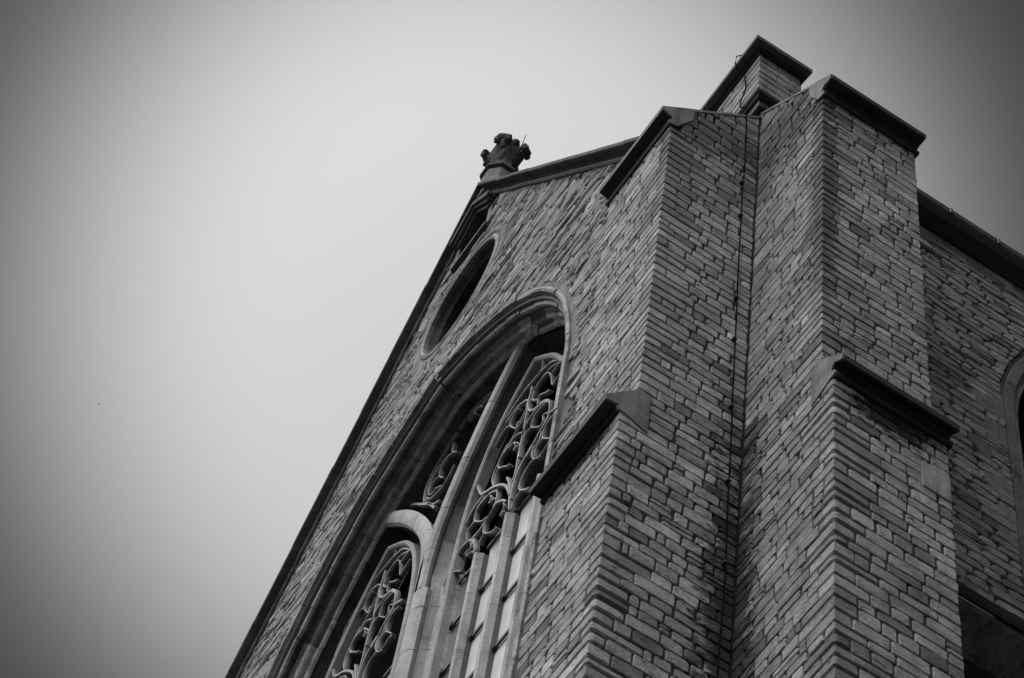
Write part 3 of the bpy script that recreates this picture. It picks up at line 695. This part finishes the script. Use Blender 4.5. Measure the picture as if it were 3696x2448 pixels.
# ------------------------------------------------------------------ round window
oc = empty('round_window'); oc.parent = gable; oc.location = Vector((OCX, 0, OCZ)) - gable.location
tag(oc, 'dark round opening high in the gable with a roll moulding')
g = random.Random(31)
a = 0.0
ocprof = [(1.13, 0.04), (1.13, -0.015), (1.02, -0.015), (0.99, 0.005), (0.98, 0.03), (0.955, -0.01), (0.92, -0.03), (0.885, -0.01), (0.87, 0.04), (0.86, 0.09), (0.80, 0.14), (0.80, 0.32), (1.13, 0.32)]
for k in range(14):
    a0 = 2 * math.pi * k / 14 + 0.004; a1 = 2 * math.pi * (k + 1) / 14 - 0.004; v = []; n = 5; kk = len(ocprof)
    for i in range(n):
        t = a0 + (a1 - a0) * i / (n - 1)
        for r_, y in ocprof: v.append((OCX + r_ * math.cos(t), y, OCZ + r_ * math.sin(t)))
    f = [(i * kk + q, i * kk + (q + 1) % kk, (i + 1) * kk + (q + 1) % kk, (i + 1) * kk + q) for i in range(n - 1) for q in range(kk)]
    f += [tuple(range(kk)), tuple(range((n - 1) * kk, n * kk))]
    mb = MB(); tn = g.uniform(0.8, 1.2); mb.add(v, f, tn)
    rt = [0.7, 1.0, 0.9, 0.7, 0.9, 1.7, 1.5, 0.7, 0.4, 0.25, 0.2, 0.2, 0.2]  # roll faces painted lighter as if lit, reveal faces toned dark
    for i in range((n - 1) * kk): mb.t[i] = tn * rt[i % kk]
    mb.build('ring_stone', 'mould', oc, smooth=True)
mb = MB(); mb.add([(OCX + 0.82 * math.cos(t * math.pi / 16), 0.27, OCZ + 0.82 * math.sin(t * math.pi / 16)) for t in range(32)], [tuple(range(32))])
mb.build('infill_back', 'crust', oc)
inf = Bricks(oc, 'infill', 0, 'brick', 'infill_bricks')
lay(inf, (0, 0.27, 0), (1, 0), (0, -1), courses(OCZ - 0.85, OCZ + 0.85, g, 0.06, 0.06), lambda i, z: (OCX - 0.9 + (i % 2) * 0.09, OCX + 0.9), g, (0.18, 0.19), depth=0.014, rough=0.006, joint=0.014, jit=0.002, cr=0.005, warp=0)
inf.flush()

# niche with a projecting canopy and sill under the apex
ni = empty('niche'); ni.parent = gable; ni.location = Vector((-7.11, 0, 29.3)) - gable.location
tag(ni, 'small black niche with projecting canopy and sill under the gable apex')
mb = MB(); mb.box((-7.55, 0.3, 29.2), (-6.65, 0.34, 30.4)); mb.build('niche_back', 'crust', ni)
for s_ in (-1, 1):
    mb = MB(); x = -7.11 + s_ * 0.43
    mb.prism([(-0.05, -0.03), (0.05, -0.03), (0.05, 0.3), (-0.05, 0.3)], 29.25, 29.9, lambda p, q, r_: (x + p, q, r_)); mb.build('niche_jamb', 'crust', ni, bevel=0.01)
for k, (ww, out, zz, th) in enumerate(((0.44, 0.06, 29.78, 0.07), (0.48, 0.11, 29.84, 0.06), (0.52, 0.15, 29.90, 0.07))):
    mb = MB(); mb.prism([(-ww, zz), (-ww + 0.08, zz), (0, zz + 0.42), (ww - 0.08, zz), (ww, zz), (ww, zz + th), (0, zz + 0.45 + th), (-ww, zz + th)], -out, 0.06, lambda p, q, r_: (-7.11 + p, r_, q)); mb.build('canopy_moulding', 'finial', ni)
mb = MB(); mb.prism([(0.0, 29.04), (0.05, 29.06), (0.085, 29.09), (0.085, 29.14), (0.0, 29.19)], -7.5, -6.6, lambda p, q, r_: (r_, -p, q)); mb.build('niche_sill', 'crust', ni)

# finial
fin = empty('finial'); fin.parent = gable; fin.location = Vector((XC, 0.15, 30.9)) - gable.location
tag(fin, 'dark carved leafy stone finial on top of the gable apex')
def octa(mb, rings, cx, cy, n=8, tone=1.0):
    v = []; 
    for r_, z in rings:
        for k in range(n):
            t = (k + 0.5) * 2 * math.pi / n; v.append((cx + r_ * math.cos(t), cy + r_ * math.sin(t), z))
    f = [(i * n + k, i * n + (k + 1) % n, (i + 1) * n + (k + 1) % n, (i + 1) * n + k) for i in range(len(rings) - 1) for k in range(n)]
    f += [tuple(range(n)), tuple(range(len(v) - n, len(v)))]
    mb.add(v, f, tone)
FY = 0.15
mb = MB(); octa(mb, [(0.25, 30.6), (0.25, 31.24), (0.23, 31.30)], XC, FY - 0.02); mb.build('pedestal', 'cap', fin, bevel=0.01)
mb = MB(); octa(mb, [(0.24, 31.28), (0.29, 31.31), (0.29, 31.35), (0.19, 31.54)], XC, FY - 0.02); mb.build('pedestal_cap', 'finial', fin, bevel=0.008)
mb = MB(); octa(mb, [(0.20, 31.52), (0.145, 31.64), (0.15, 31.76), (0.22, 31.95), (0.25, 32.08), (0.16, 32.12), (0.09, 32.4)], XC, FY); mb.build('stem', 'finial', fin, bevel=0.006)
g = random.Random(77)
def lump(mb, c, dims, rz, tilt=0.0, tone=1.0):
    dx, dy, dz = dims; v = []
    for i, (sz, sc_) in enumerate(((-1, 0.6), (-0.45, 1.0), (0.45, 0.95), (1, 0.55))):
        for k in range(8):
            t = k * math.pi / 4 + 0.39; cc, ss = math.cos(t), math.sin(t); m_ = max(abs(cc), abs(ss))
            x = cc / m_ * dx * sc_ * g.uniform(0.78, 1.12); y = ss / m_ * dy * sc_ * g.uniform(0.78, 1.12); z = sz * dz * g.uniform(0.85, 1.1) + x * tilt
            v.append((c[0] + x * math.cos(rz) - y * math.sin(rz), c[1] + x * math.sin(rz) + y * math.cos(rz), c[2] + z))
    f = [(i * 8 + k, i * 8 + (k + 1) % 8, (i + 1) * 8 + (k + 1) % 8, (i + 1) * 8 + k) for i in range(3) for k in range(8)] + [tuple(range(8)), tuple(range(24, 32))]
    mb.add(v, f, tone)
def arm(ang, rad, z0, z1):
    d = (math.cos(ang), math.sin(ang)); mb = MB(); q = (-d[1], d[0])
    def at(r_, s_, z): return (XC + d[0] * r_ + q[0] * s_, FY + d[1] * r_ + q[1] * s_, z)
    lump(mb, at(rad * 0.30, 0, z0 + (z1 - z0) * 0.25), (0.13, 0.10, 0.14), ang, 0.7)
    lump(mb, at(rad * 0.62, 0, z0 + (z1 - z0) * 0.62), (0.12, 0.085, 0.085), ang, 0.9)
    lump(mb, at(rad * 0.92, 0, z1), (0.075, 0.13, 0.06), ang, 0.3)
    lump(mb, at(rad * 0.98, 0.07, z1 - 0.05), (0.05, 0.045, 0.07), ang)
    lump(mb, at(rad * 0.98, -0.08, z1 - 0.06), (0.05, 0.045, 0.06), ang)
    lump(mb, at(rad * 0.66, 0.0, z1 + 0.03), (0.06, 0.06, 0.035), ang)
    mb.build('leaf', 'finial', fin)
arm(math.pi * 1.25, 0.33, 31.74, 32.18)
arm(math.pi * 0.25, 0.30, 31.74, 32.18)
arm(math.pi * 1.75, 0.27, 31.72, 32.18)
arm(math.pi * 0.75, 0.27, 31.70, 32.10)
mb = MB(); lump(mb, (XC, FY, 32.05), (0.13, 0.13, 0.2), 0.3); lump(mb, (XC + 0.02, FY, 32.38), (0.11, 0.11, 0.10), 0.7); lump(mb, (XC - 0.05, FY - 0.05, 32.55), (0.07, 0.07, 0.12), 0.2); lump(mb, (XC + 0.08, FY + 0.06, 32.46), (0.07, 0.07, 0.08), 0.2); mb.build('bud', 'finial', fin)

rod = MB(); rod.tube([(-6.98, 0.3, 32.2), (-6.92, 0.3, 32.5), (-6.87, 0.3, 32.67)], 0.007, 5)
ro = rod.build('lightning_rod', 'iron'); tag(ro, 'thin dark lightning rod leaning beside the gable finial', 'rod')

# ------------------------------------------------------------------ buttresses
zsA = courses(ZB, HM - 0.02, random.Random(41), 0.095, 0.138)
zsA[-1] = HM; zsA = [z for z in zsA if z <= HM]
zsB = courses(HM, 19.9, random.Random(42), 0.095, 0.138); zsB = zsB[:-1] + courses(zsB[-1], 21.3, random.Random(43), 0.13, 0.20)
def buttress(name, label, front_dir, ref):
    """ref 0: projects to -y (front face toward -y, visible flank at x=0); ref 1: projects to +x (flank at y=0)"""
    b = empty(name, (-0.5, -0.5, -1.6) if ref == 0 else (0.5, 0.5, -1.6)); tag(b, label, 'buttress', 'stepped buttresses at the church corner')
    pj, pl = (B1, P1) if ref == 0 else (B2, P2)
    if ref == 0: conv = lambda o, s: (-s, -o)      # o outward from the building, s across the front (0 at the inner corner line)
    else: conv = lambda o, s: (o, s)
    # mortar cores
    mb = MB()
    def c3(p, q, r_): x, y = conv(p, r_); return (x, y, q)
    e = 0.0
    mb.prism([(-0.0, ZB - 11), (pl, ZB - 11), (pl, HM + 0.04), (pj, HM + 0.38), (pj, HT + 0.05), (0, HT + 0.05 + pj)], 0.004, W1 - 0.004, c3)
    mb.build('mortar_core', 'mortar', b)
    # ledge stones
    def ledge(base, face, nose, ztop, zbot, back, name_):
        prof = [(face - 0.02, base - 0.0), (face + 0.008, base), (face + 0.032, base - 0.004), (face + 0.046, base + 0.02), (face + 0.04, base + 0.048), (face + 0.008, base + 0.062)]
        n1 = nose - face; h = ztop - base
        if h > 0.15: prof += [(face + 0.004, base + 0.095), (face + 0.015, base + 0.125), (face + 0.04, base + 0.145), (nose - 0.02, ztop - 0.06), (nose - 0.006, ztop - 0.055), (nose, ztop)]
        else: prof += [(face + 0.03, base + 0.058), (nose - 0.03, ztop - 0.045), (nose - 0.008, ztop - 0.05), (nose, ztop)]
        return prof
    up = 1.06 if ref == 0 else 1.15; uz = 20.14 if ref == 0 else 20.12; lo = 1.21 if ref == 0 else 1.27; lz = 15.10 if ref == 0 else 15.16
    # upper ledge + weathering cap. moulded strip is black crusted, flush end on the flank
    for nm, base, face, nose, zt, slope_to in (('upper_ledge', HT, pj, up, uz, (0.02, uz + up - 0.02)), ('lower_ledge', HM, pl, lo, lz, (pj - 0.02, 15.43))):
        prof = ledge(base, face, nose, zt, 0, 0, nm)
        inner = [(face - 0.02, zt + (0.10 if nm == 'upper_ledge' else 0.06))]
        s = -0.004; e_ = W1 + 0.02
        gg = random.Random(9 + ref)
        cuts = [s + 0.0, e_]
        pr = [(a, z) for a, z in prof] + [(face - 0.02, zt + (nose - face + 0.02) * (1.0 if nm == 'upper_ledge' else (15.43 - zt) / (nose - pj)))]
        s0 = s
        for e2 in (0.46, e_) if ref == 0 else (0.62, e_):
            mb = MB(); mb.prism(pr, s0 + (0.003 if s0 > 0 else 0), e2, c3, gg.uniform(0.85, 1.3)); mb.build('ledge_stone', 'crust', b); s0 = e2
        # flush end stone on the flank, light grey
        if nm == 'upper_ledge':
            es = [(a - 0.012, z + 0.008) for a, z in prof[1:]]
            es = prof[1:-1] + [(nose - 0.002, zt - 0.001), (nose - 0.33, zt + 0.328), (nose - 0.33, zt + 0.10), (face - 0.05, base + 0.012)]
        else:
            es = prof[1:-1] + [(nose - 0.002, zt - 0.001), (pj - 0.0, 15.425), (pj - 0.10, 15.40), (pj - 0.10, 14.92), (face - 0.03, 15.0)]
        mb = MB(); mb.prism(es, -0.022, -0.003, c3, 1.0); mb.build('ledge_end_stone', 'cap', b)
        # sloping cap slabs behind the nose
        if nm == 'upper_ledge':
            a = nose - 0.30
            while a > 0.05:
                a2 = max(a - gg.uniform(0.3, 0.4), 0.0)
                mb = MB(); mb.prism([(a, uz + up - a), (a2 + 0.006, uz + up - a2 - 0.006), (a2 + 0.006, uz + up - a2 - 0.045), (a, uz + up - a - 0.045)], -0.018, W1 + 0.02, c3, gg.uniform(0.7, 1.0)); mb.build('cap_slab', 'cap', b); a = a2
        else:
            mb = MB(); mb.prism([(face, 15.43 - (face - pj) * (15.43 - lz) / (lo - pj) - 0.004), (pj - 0.03, 15.43), (pj - 0.03, 15.33), (face, 15.1)], 0.0, W1 + 0.01, c3); mb.build('cap_slab', 'cap', b)
    g = random.Random(51 + ref * 7)
    BB = Bricks(b, 'brick', 300, 'brick', 'small_bricks')
    def stain_and_tone(c, g_):
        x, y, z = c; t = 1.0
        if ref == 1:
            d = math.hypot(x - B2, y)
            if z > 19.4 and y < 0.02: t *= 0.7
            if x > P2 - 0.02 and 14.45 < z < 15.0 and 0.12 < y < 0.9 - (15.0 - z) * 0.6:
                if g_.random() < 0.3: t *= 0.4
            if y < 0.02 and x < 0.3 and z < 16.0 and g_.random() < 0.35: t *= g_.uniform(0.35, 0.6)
            if y < 0.02: t *= 0.82  # all stones of this flank slightly darker
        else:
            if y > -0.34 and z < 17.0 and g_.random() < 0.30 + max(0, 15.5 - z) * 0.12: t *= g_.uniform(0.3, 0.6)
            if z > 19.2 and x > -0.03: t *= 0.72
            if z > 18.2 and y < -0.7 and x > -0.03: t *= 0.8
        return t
    for zs, pr_, rr0, st in ((zsA, pl, 0.03, 0), (zsB, pj, 0.006, 1)):
        # quoins
        ends = []
        u_in = (0, 1) if ref == 0 else (-1, 0)          # along the flank, back towards the building
        u_fr = (-1, 0) if ref == 0 else (0, 1)          # along the front
        C = conv(pr_, 0.0)
        for i in range(len(zs) - 1):
            lg, sh = g.uniform(0.22, 0.42), g.uniform(0.09, 0.17)
            L1, L2 = (lg, sh) if (i + g.choice((0, 0, 1))) % 2 else (sh, lg)
            ends.append((L1, L2))
            z0, z1 = zs[i], zs[i + 1]
            if st == 1 and (z1 > HT or z0 < 15.36): continue
            tn = tone_of(g, dark=0.07) * stain_and_tone((C[0], C[1], z0), g)
            rr = rr0 * g.choice((0.1, 0.15, 0.6, 1.1)) if st == 0 else rr0 * g.choice((1, 1, 2.0))
            if st == 0 and z0 > 13.9 and ref == 0: rr *= 0.35
            corner_brick(BB, C, u_in, u_fr, L1, L2, z0, z1, 0.012, rr, g, 0.006, tn, joint=(0.013 if rr > 0.015 else 0.006))
        # far quoins of the front face are plain faces
        # flank : s measured from the building outward
        nz = len(zs) - 1
        if ref == 0: O, u, n = (0, 0, 0), (0, -1), (1, 0)
        else: O, u, n = (0, 0, 0), (1, 0), (0, -1)
        clips = []
        if st == 1: clips = [(1.0, 1.0, uz + up - 0.05)]
        def sr(i, z):
            o_ = pr_ - ends[i][0]
            if st == 1 and (zs[i + 1] > HT or zs[i] < 15.36): o_ = pr_ - (0.0 if zs[i] > HT else 0.10)
            return (0.012, o_)
        big = 1.0
        lay(BB, O, u, n, zs, sr, g, (0.13, 0.32), depth=0.013, rough=0.007, joint=0.014, jit=0.004, cr=0.013, clips=clips, tonef=stain_and_tone, warp=0.6, merge=0.03)
        # front
        if ref == 0: O, u, n = (0, -pr_, 0), (-1, 0), (0, -1)
        else: O, u, n = (pr_, 0, 0), (0, 1), (1, 0)
        def sf(i, z):
            if st == 1 and (zs[i + 1] > HT or zs[i] < 15.36):
                return (0.0, W1) if HT > zs[i + 1] - 0.06 and zs[i] > 15.2 else (0, 0.01)
            return (ends[i][1], W1)
        lay(BB, O, u, n, [z for z in zs], sf, g, (0.13, 0.32), depth=0.013, rough=0.007, joint=0.014, jit=0.004, cr=0.013, clips=[(0.0, 1.0, (HT if st else HM) - 0.004)], tonef=stain_and_tone, warp=0.6, merge=0.02)
    BB.flush()
    if ref == 1:
        mb = MB(); mb.box((P2 - 0.02, 0.735, 14.285), (P2 + 0.024, 0.985, 14.60), 1.6); mb.build('large_pale_stone', 'cap', b, bevel=0.005)
    return b
buttress('gable_buttress', 'front buttress beside the big traceried window, with dark ledges, carrying the cable', None, 0)
buttress('side_buttress', 'tall right-hand buttress beside the eaved side wall, with worn rounded corner stones', None, 1)

# ------------------------------------------------------------------ side wall
side = empty('side_wall', (-0.3, 2.5, -1.6)); tag(side, 'dark side wall of coursed stone under a gutter, behind the buttress', 'wall', kind='thing')
SH = 15.30
so_ = [(0.72, SH), (14, SH), (14, 21.1), (0.72, 21.1)]
wc, wz, wr = 4.55, 18.35, 2.05     # right wall window: left jamb at wc - 1.77
def swin(off):
    pts = []; Rr = 2.3 + off; c0 = 2.78 + 2.3
    z = 16.0
    pts.append((2.78 - off, 15.9))
    for i in range(13):
        a = math.pi - i * math.acos((c0 - 4.4) / Rr) / 12; pts.append((c0 + Rr * math.cos(a), 18.55 + Rr * math.sin(a)))
    return pts + [(8.8 - x, z) for x, z in reversed(pts[:-1])]
swl = swin(0.0)
loops = [so_, swl]; flat = [p for l in loops for p in l]
mb = MB()
mb.add([(-0.004, a, b) for a, b in flat], [tuple(t) for t in tessellate_polygon([[Vector((a, b, 0)) for a, b in l] for l in loops])])
n = len(swl); mb.add([(-0.004, a, b) for a, b in swl] + [(-0.5, a, b) for a, b in swl], [(i, (i + 1) % n, (i + 1) % n + n, i + n) for i in range(n)])
mb.box((-0.6, 0.72, 21.05), (-0.01, 14, 21.12))
mb.build('wall_core', 'mortar', side)
g = random.Random(61)
class SB(Bricks):
    def put(s, v, f, poly3, tone):
        y = sum(p[1] for p in poly3) / len(poly3); z = sum(p[2] for p in poly3) / len(poly3)
        if y > 2.66 and z < 18.6: return
        Bricks.put(s, v, f, poly3, tone)
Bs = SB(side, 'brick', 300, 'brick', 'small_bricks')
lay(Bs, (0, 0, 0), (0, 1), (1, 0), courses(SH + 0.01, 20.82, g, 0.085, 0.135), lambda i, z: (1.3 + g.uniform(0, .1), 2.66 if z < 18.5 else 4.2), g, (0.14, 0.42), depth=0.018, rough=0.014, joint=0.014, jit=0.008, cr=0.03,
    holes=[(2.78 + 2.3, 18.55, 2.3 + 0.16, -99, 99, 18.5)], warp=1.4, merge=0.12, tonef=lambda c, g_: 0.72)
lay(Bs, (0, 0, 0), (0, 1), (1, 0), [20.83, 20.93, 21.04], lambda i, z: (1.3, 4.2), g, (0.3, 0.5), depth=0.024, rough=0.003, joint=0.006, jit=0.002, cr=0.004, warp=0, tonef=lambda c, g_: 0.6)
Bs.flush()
# eaves cornice and gutter
y = 1.2
while y < 6:
    e = y + 1.15
    mb = MB(); mb.prism([(0, 21.045), (0.05, 21.03), (0.065, 21.07), (0.045, 21.09), (0.10, 21.13), (0.15, 21.16), (0.15, 21.2), (-0.1, 21.2), (-0.1, 21.045)], y, e - 0.006, lambda p, q, r_: (p, r_, q), g.uniform(.8, 1.2)); mb.build('cornice_stone', 'crust', side); y = e
mb = MB(); mb.prism([(0.10, 21.165), (0.155, 21.15), (0.20, 21.17), (0.225, 21.21), (0.23, 21.28), (0.215, 21.28), (0.20, 21.22), (0.10, 21.205)], 0.9, 8, lambda p, q, r_: (p, r_, q)); mb.build('gutter', 'zinc', side, smooth=True)
for yy in (2.05, 2.62, 3.2):
    mb = MB(); mb.box((0.15, yy, 21.2), (0.238, yy + 0.03, 21.295)); mb.build('gutter_bracket', 'iron', side, bevel=0.004)
mb = MB(); mb.add([(0.2, 0.9, 21.26), (0.2, 8, 21.26), (-4.0, 8, 26.5), (-4.0, 0.9, 26.5)], [(0, 1, 2, 3)]); mb.build('roof_slope', 'zinc', side)
# side window
sw = empty('side_window'); sw.parent = side; sw.location = Vector((0, 4.4, 18.4)) - side.location
tag(sw, 'dark pointed side window at the right edge behind the buttress')
def ringp(off0, off1, x0, x1, name, mat, tn=1.0):
    A_ = swin(off0); B_ = swin(off1)
    n = len(A_); k = 3
    for i in range(0, n - 1, k):
        j = min(i + k, n - 1); a = A_[i:j + 1]; bb = B_[i:j + 1]
        if i == 0: a = [(a[0][0], 16.0)] + a[1:]; bb = [(bb[0][0], 16.0)] + bb[1:]
        mb = MB(); mb.prism(a + bb[::-1], x0, x1, lambda p, q, r_: (r_, p, q), g.uniform(0.85, 1.15) * tn); mb.build(name, mat, sw, bevel=0.006)
ringp(0.0, 0.11, -0.06, 0.012, 'surround_stone', 'mould', 0.5)
ringp(-0.09, 0.0, -0.25, -0.05, 'inner_order_stone', 'mould')
mb = MB(); A_ = swin(-0.02); mb.add([(-0.34, a, b) for a, b in A_], [tuple(t) for t in tessellate_polygon([[Vector((a, b, 0)) for a, b in A_]])]); mb.build('window_pane', 'darkglass', sw)
for yc in (3.62, 4.4, 5.2):
    mb = MB(); mb.prism([(-0.06, 0.0), (-0.02, 0.10), (0.02, 0.10), (0.06, 0.0)], 15.9, 20.0, lambda p, q, r_: (-0.34 + q, yc + p, r_)); mb.build('mullion', 'tracery', sw)
for zz in (16.4, 17.1, 17.8, 18.5):
    mb = MB(); mb.box((-0.30, 2.85, zz), (-0.27, 5.9, zz + 0.035)); mb.build('saddle_bar', 'iron', sw)
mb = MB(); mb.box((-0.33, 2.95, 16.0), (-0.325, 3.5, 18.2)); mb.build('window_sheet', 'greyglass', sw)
for ya, za, zb in ((2.30, 18.3, 18.75), (2.40, 17.6, 18.2), (2.36, 17.0, 17.45), (2.45, 16.3, 16.9)):
    mb = MB(); mb.box((-0.03, ya, za), (0.016, 2.66, zb), 0.8); mb.build('jamb_block', 'cap', sw, bevel=0.01)
# string course and sunk panel of small dark bricks under it
rc = empty('sunk_panel'); rc.parent = side; rc.location = Vector((-0.4, 4, 14)) - side.location
tag(rc, 'black sunk panel of small bricks below the string course at lower right')
mb = MB(); mb.prism([(0.0, 15.40), (0.0, 15.28), (0.03, 15.27), (0.045, 15.31), (0.06, 15.36), (0.0, 15.42)], 1.0, 8, lambda p, q, r_: (p, r_, q)); mb.build('string_course', 'crust', rc)
mb = MB(); mb.box((-0.55, 1.0, 15.24), (-0.01, 8, 15.30)); mb.build('lintel', 'mould', rc, bevel=0.01)
mb = MB(); mb.box((-0.8, 0.9, 8), (-0.42, 8, 15.3)); mb.build('panel_back', 'mortar', rc)
pb = Bricks(rc, 'infill', 0, 'brick', 'panel_bricks')
lay(pb, (-0.42, 0, 0), (0, 1), (1, 0), courses(12.0, 15.2, g, 0.062, 0.062), lambda i, z: (1.4 + (i % 2) * 0.1, 4.0), g, (0.2, 0.2), depth=0.006, rough=0.003, joint=0.014, jit=0.002, cr=0.004, warp=0)
pb.flush()

# ------------------------------------------------------------------ kneeler block on the corner
kn = empty('kneeler_block', (-0.5, 0.1, 21.2)); tag(kn, 'small stone block with dark moulded cap on the corner between both buttresses', 'kneeler')
EY = 0.33
def slab(e, z0, z1, mat, name, e2=None, bev=0.0, tone=1.0, ye=None):
    e2 = e if e2 is None else e2
    ya = (EY if ye is None else ye)
    v = [(-1.15, -e, z0), (e, -e, z0), (e, ya + (e if ye is None else 0) * 0.4, z0), (-1.15, ya, z0), (-1.15 , -e2, z1), (e2, -e2, z1), (e2, ya + e2 * 0.4, z1), (-1.15, ya, z1)]
    mb = MB(); mb.add(v, [(0, 3, 2, 1), (4, 5, 6, 7), (0, 1, 5, 4), (1, 2, 6, 5), (2, 3, 7, 6), (3, 0, 4, 7)], tone); return mb.build(name, mat, kn, bevel=bev)
slab(0.0, 20.9, 21.27, 'coping', 'corner_stone')
slab(0.075, 21.27, 21.30, 'crust', 'corbel_course')
slab(0.075, 21.30, 21.40, 'crust', 'corbel_course', 0.075)
slab(0.13, 21.44, 21.47, 'coping', 'corbel_course', 0.14)
slab(0.10, 21.40, 21.44, 'crust', 'corbel_course', 0.12)
slab(0.135, 21.475, 21.50, 'crust', 'corbel_course')
slab(0.112, 21.50, 22.28, 'mortar', 'mortar_core')
g = random.Random(71)
Bk = Bricks(kn, 'brick', 300, 'brick', 'small_bricks')
kz = [21.50, 21.62, 21.76, 21.88, 22.02, 22.14, 22.27]
for i in range(len(kz) - 1):
    L1, L2 = ((0.45, 0.2) if i % 2 else (0.25, 0.36))
    if i == 0: L1, L2 = 0.5, 0.44
    corner_brick(Bk, (0.112, -0.112), (-1, 0), (0, 1), L1, L2, kz[i], kz[i + 1], 0.012, 0.003, g, 0.003, tone_of(g, dark=0.0) * 0.85, joint=0.006)
    lay(Bk, (0.112, -0.112, 0), (-1, 0), (0, -1), kz[i:i + 2], lambda i_, z: (L1, 1.25), g, (0.2, 0.4), depth=0.014, rough=0.010, joint=0.010, jit=0.004, cr=0.02, warp=0)
    if L2 < 0.47: lay(Bk, (0.112, -0.112, 0), (0, 1), (1, 0), kz[i:i + 2], lambda i_, z: (L2, 0.475), g, (0.2, 0.4), depth=0.014, rough=0.003, joint=0.006, jit=0.002, cr=0.006, warp=0, tonef=lambda c, g_: 0.75)
Bk.flush()
slab(0.145, 22.28, 22.30, 'crust', 'cap_moulding', 0.15)
slab(0.135, 22.30, 22.33, 'crust', 'cap_moulding', 0.17)
slab(0.235, 22.335, 22.40, 'coping', 'cap_slab', 0.235)
mb = MB(); mb.add([(-1.15, -0.235, 22.402), (0.235, -0.235, 22.402), (0.235, 0.42, 22.402), (-1.15, 0.42, 22.402), (-1.15, 0.1, 22.62), (-0.1, 0.1, 22.62)], [(0, 1, 5, 4), (1, 2, 5), (2, 3, 4, 5), (0, 3, 2, 1), (0, 4, 3)]); mb.build('cap_top', 'coping', kn)

# ------------------------------------------------------------------ cable down the corner
cb_ = empty('lightning_cable', (0.03, -0.15, -1.6)); tag(cb_, 'thin dark cable running down the front buttress near the inner corner', 'cable')
cp = [(-0.19, 20.97), (-0.18, 20.77), (-0.175, 20.31), (-0.17, 19.91), (-0.178, 19.51), (-0.172, 18.87), (-0.17, 18.21), (-0.163, 17.59), (-0.158, 17.23), (-0.152, 16.55), (-0.148, 16.06), (-0.138, 15.51), (-0.135, 15.08), (-0.13, 14.47), (-0.118, 13.75), (-0.125, 13.2), (-0.13, 12.64), (-0.13, 9.5)]
pts = [(0.045, y, z) for y, z in reversed(cp)]
pts = [tuple(p) for p in catmull(pts, 4)]
pts += [(0.05, -0.19, 21.05), (0.02, -0.20, 21.15), (-0.07, -0.19, 21.32), (-0.10, -0.17, 21.50), (-0.14, -0.15, 21.62), (-0.06, -0.15, 21.75), (-0.06, -0.15, 21.90), (-0.09, -0.155, 22.1), (-0.13, -0.20, 22.26), (-0.11, -0.26, 22.31), (-0.09, -0.26, 22.44), (-0.05, -0.23, 22.43)]
mb = MB(); mb.tube(pts, 0.007, 5); mb.build('wire', 'cable', cb_, smooth=True)
for z, y in ((19.6, -0.178), (18.98, -0.172), (17.55, -0.163), (16.9, -0.156), (15.9, -0.146), (14.9, -0.134), (13.9, -0.12)):
    mb = MB(); mb.box((0.0, y - 0.02, z - 0.008), (0.056, y + 0.015, z + 0.010)); mb.build('cable_clip', 'iron', cb_, bevel=0.003)

# ------------------------------------------------------------------ far bird
d = Vector((-0.58262872, 0.06694574, 0.80997657)); p = Vector(CP) + d * 230
mb = MB()
rt = Vector(CR[0]); dn = Vector(CR[1])
def bp_(a, b, c=0):
    a, b, c = a * 0.6, b * 0.6, c * 0.6
    return tuple(p + rt * a + dn * b + d * c)
mb.add([bp_(0, -.13), bp_(.035, -.03, .03), bp_(.02, .12), bp_(-.02, .12), bp_(-.035, -.03, .03), bp_(0, 0, -.04)], [(0, 1, 5), (1, 2, 5), (2, 3, 5), (3, 4, 5), (4, 0, 5), (0, 4, 3, 2, 1)])
mb.add([bp_(.02, -.04), bp_(.12, -.07, -.05), bp_(.22, .0, -.02), bp_(.1, .03, -.03), bp_(.02, .05)], [(0, 1, 2, 3, 4)])
mb.add([bp_(-.02, -.04), bp_(-.12, -.07, -.05), bp_(-.22, .0, -.02), bp_(-.1, .03, -.03), bp_(-.02, .05)], [(0, 1, 2, 3, 4)])
tag(mb.build('bird', 'cable'), 'tiny distant bird alone in the pale sky', 'bird')
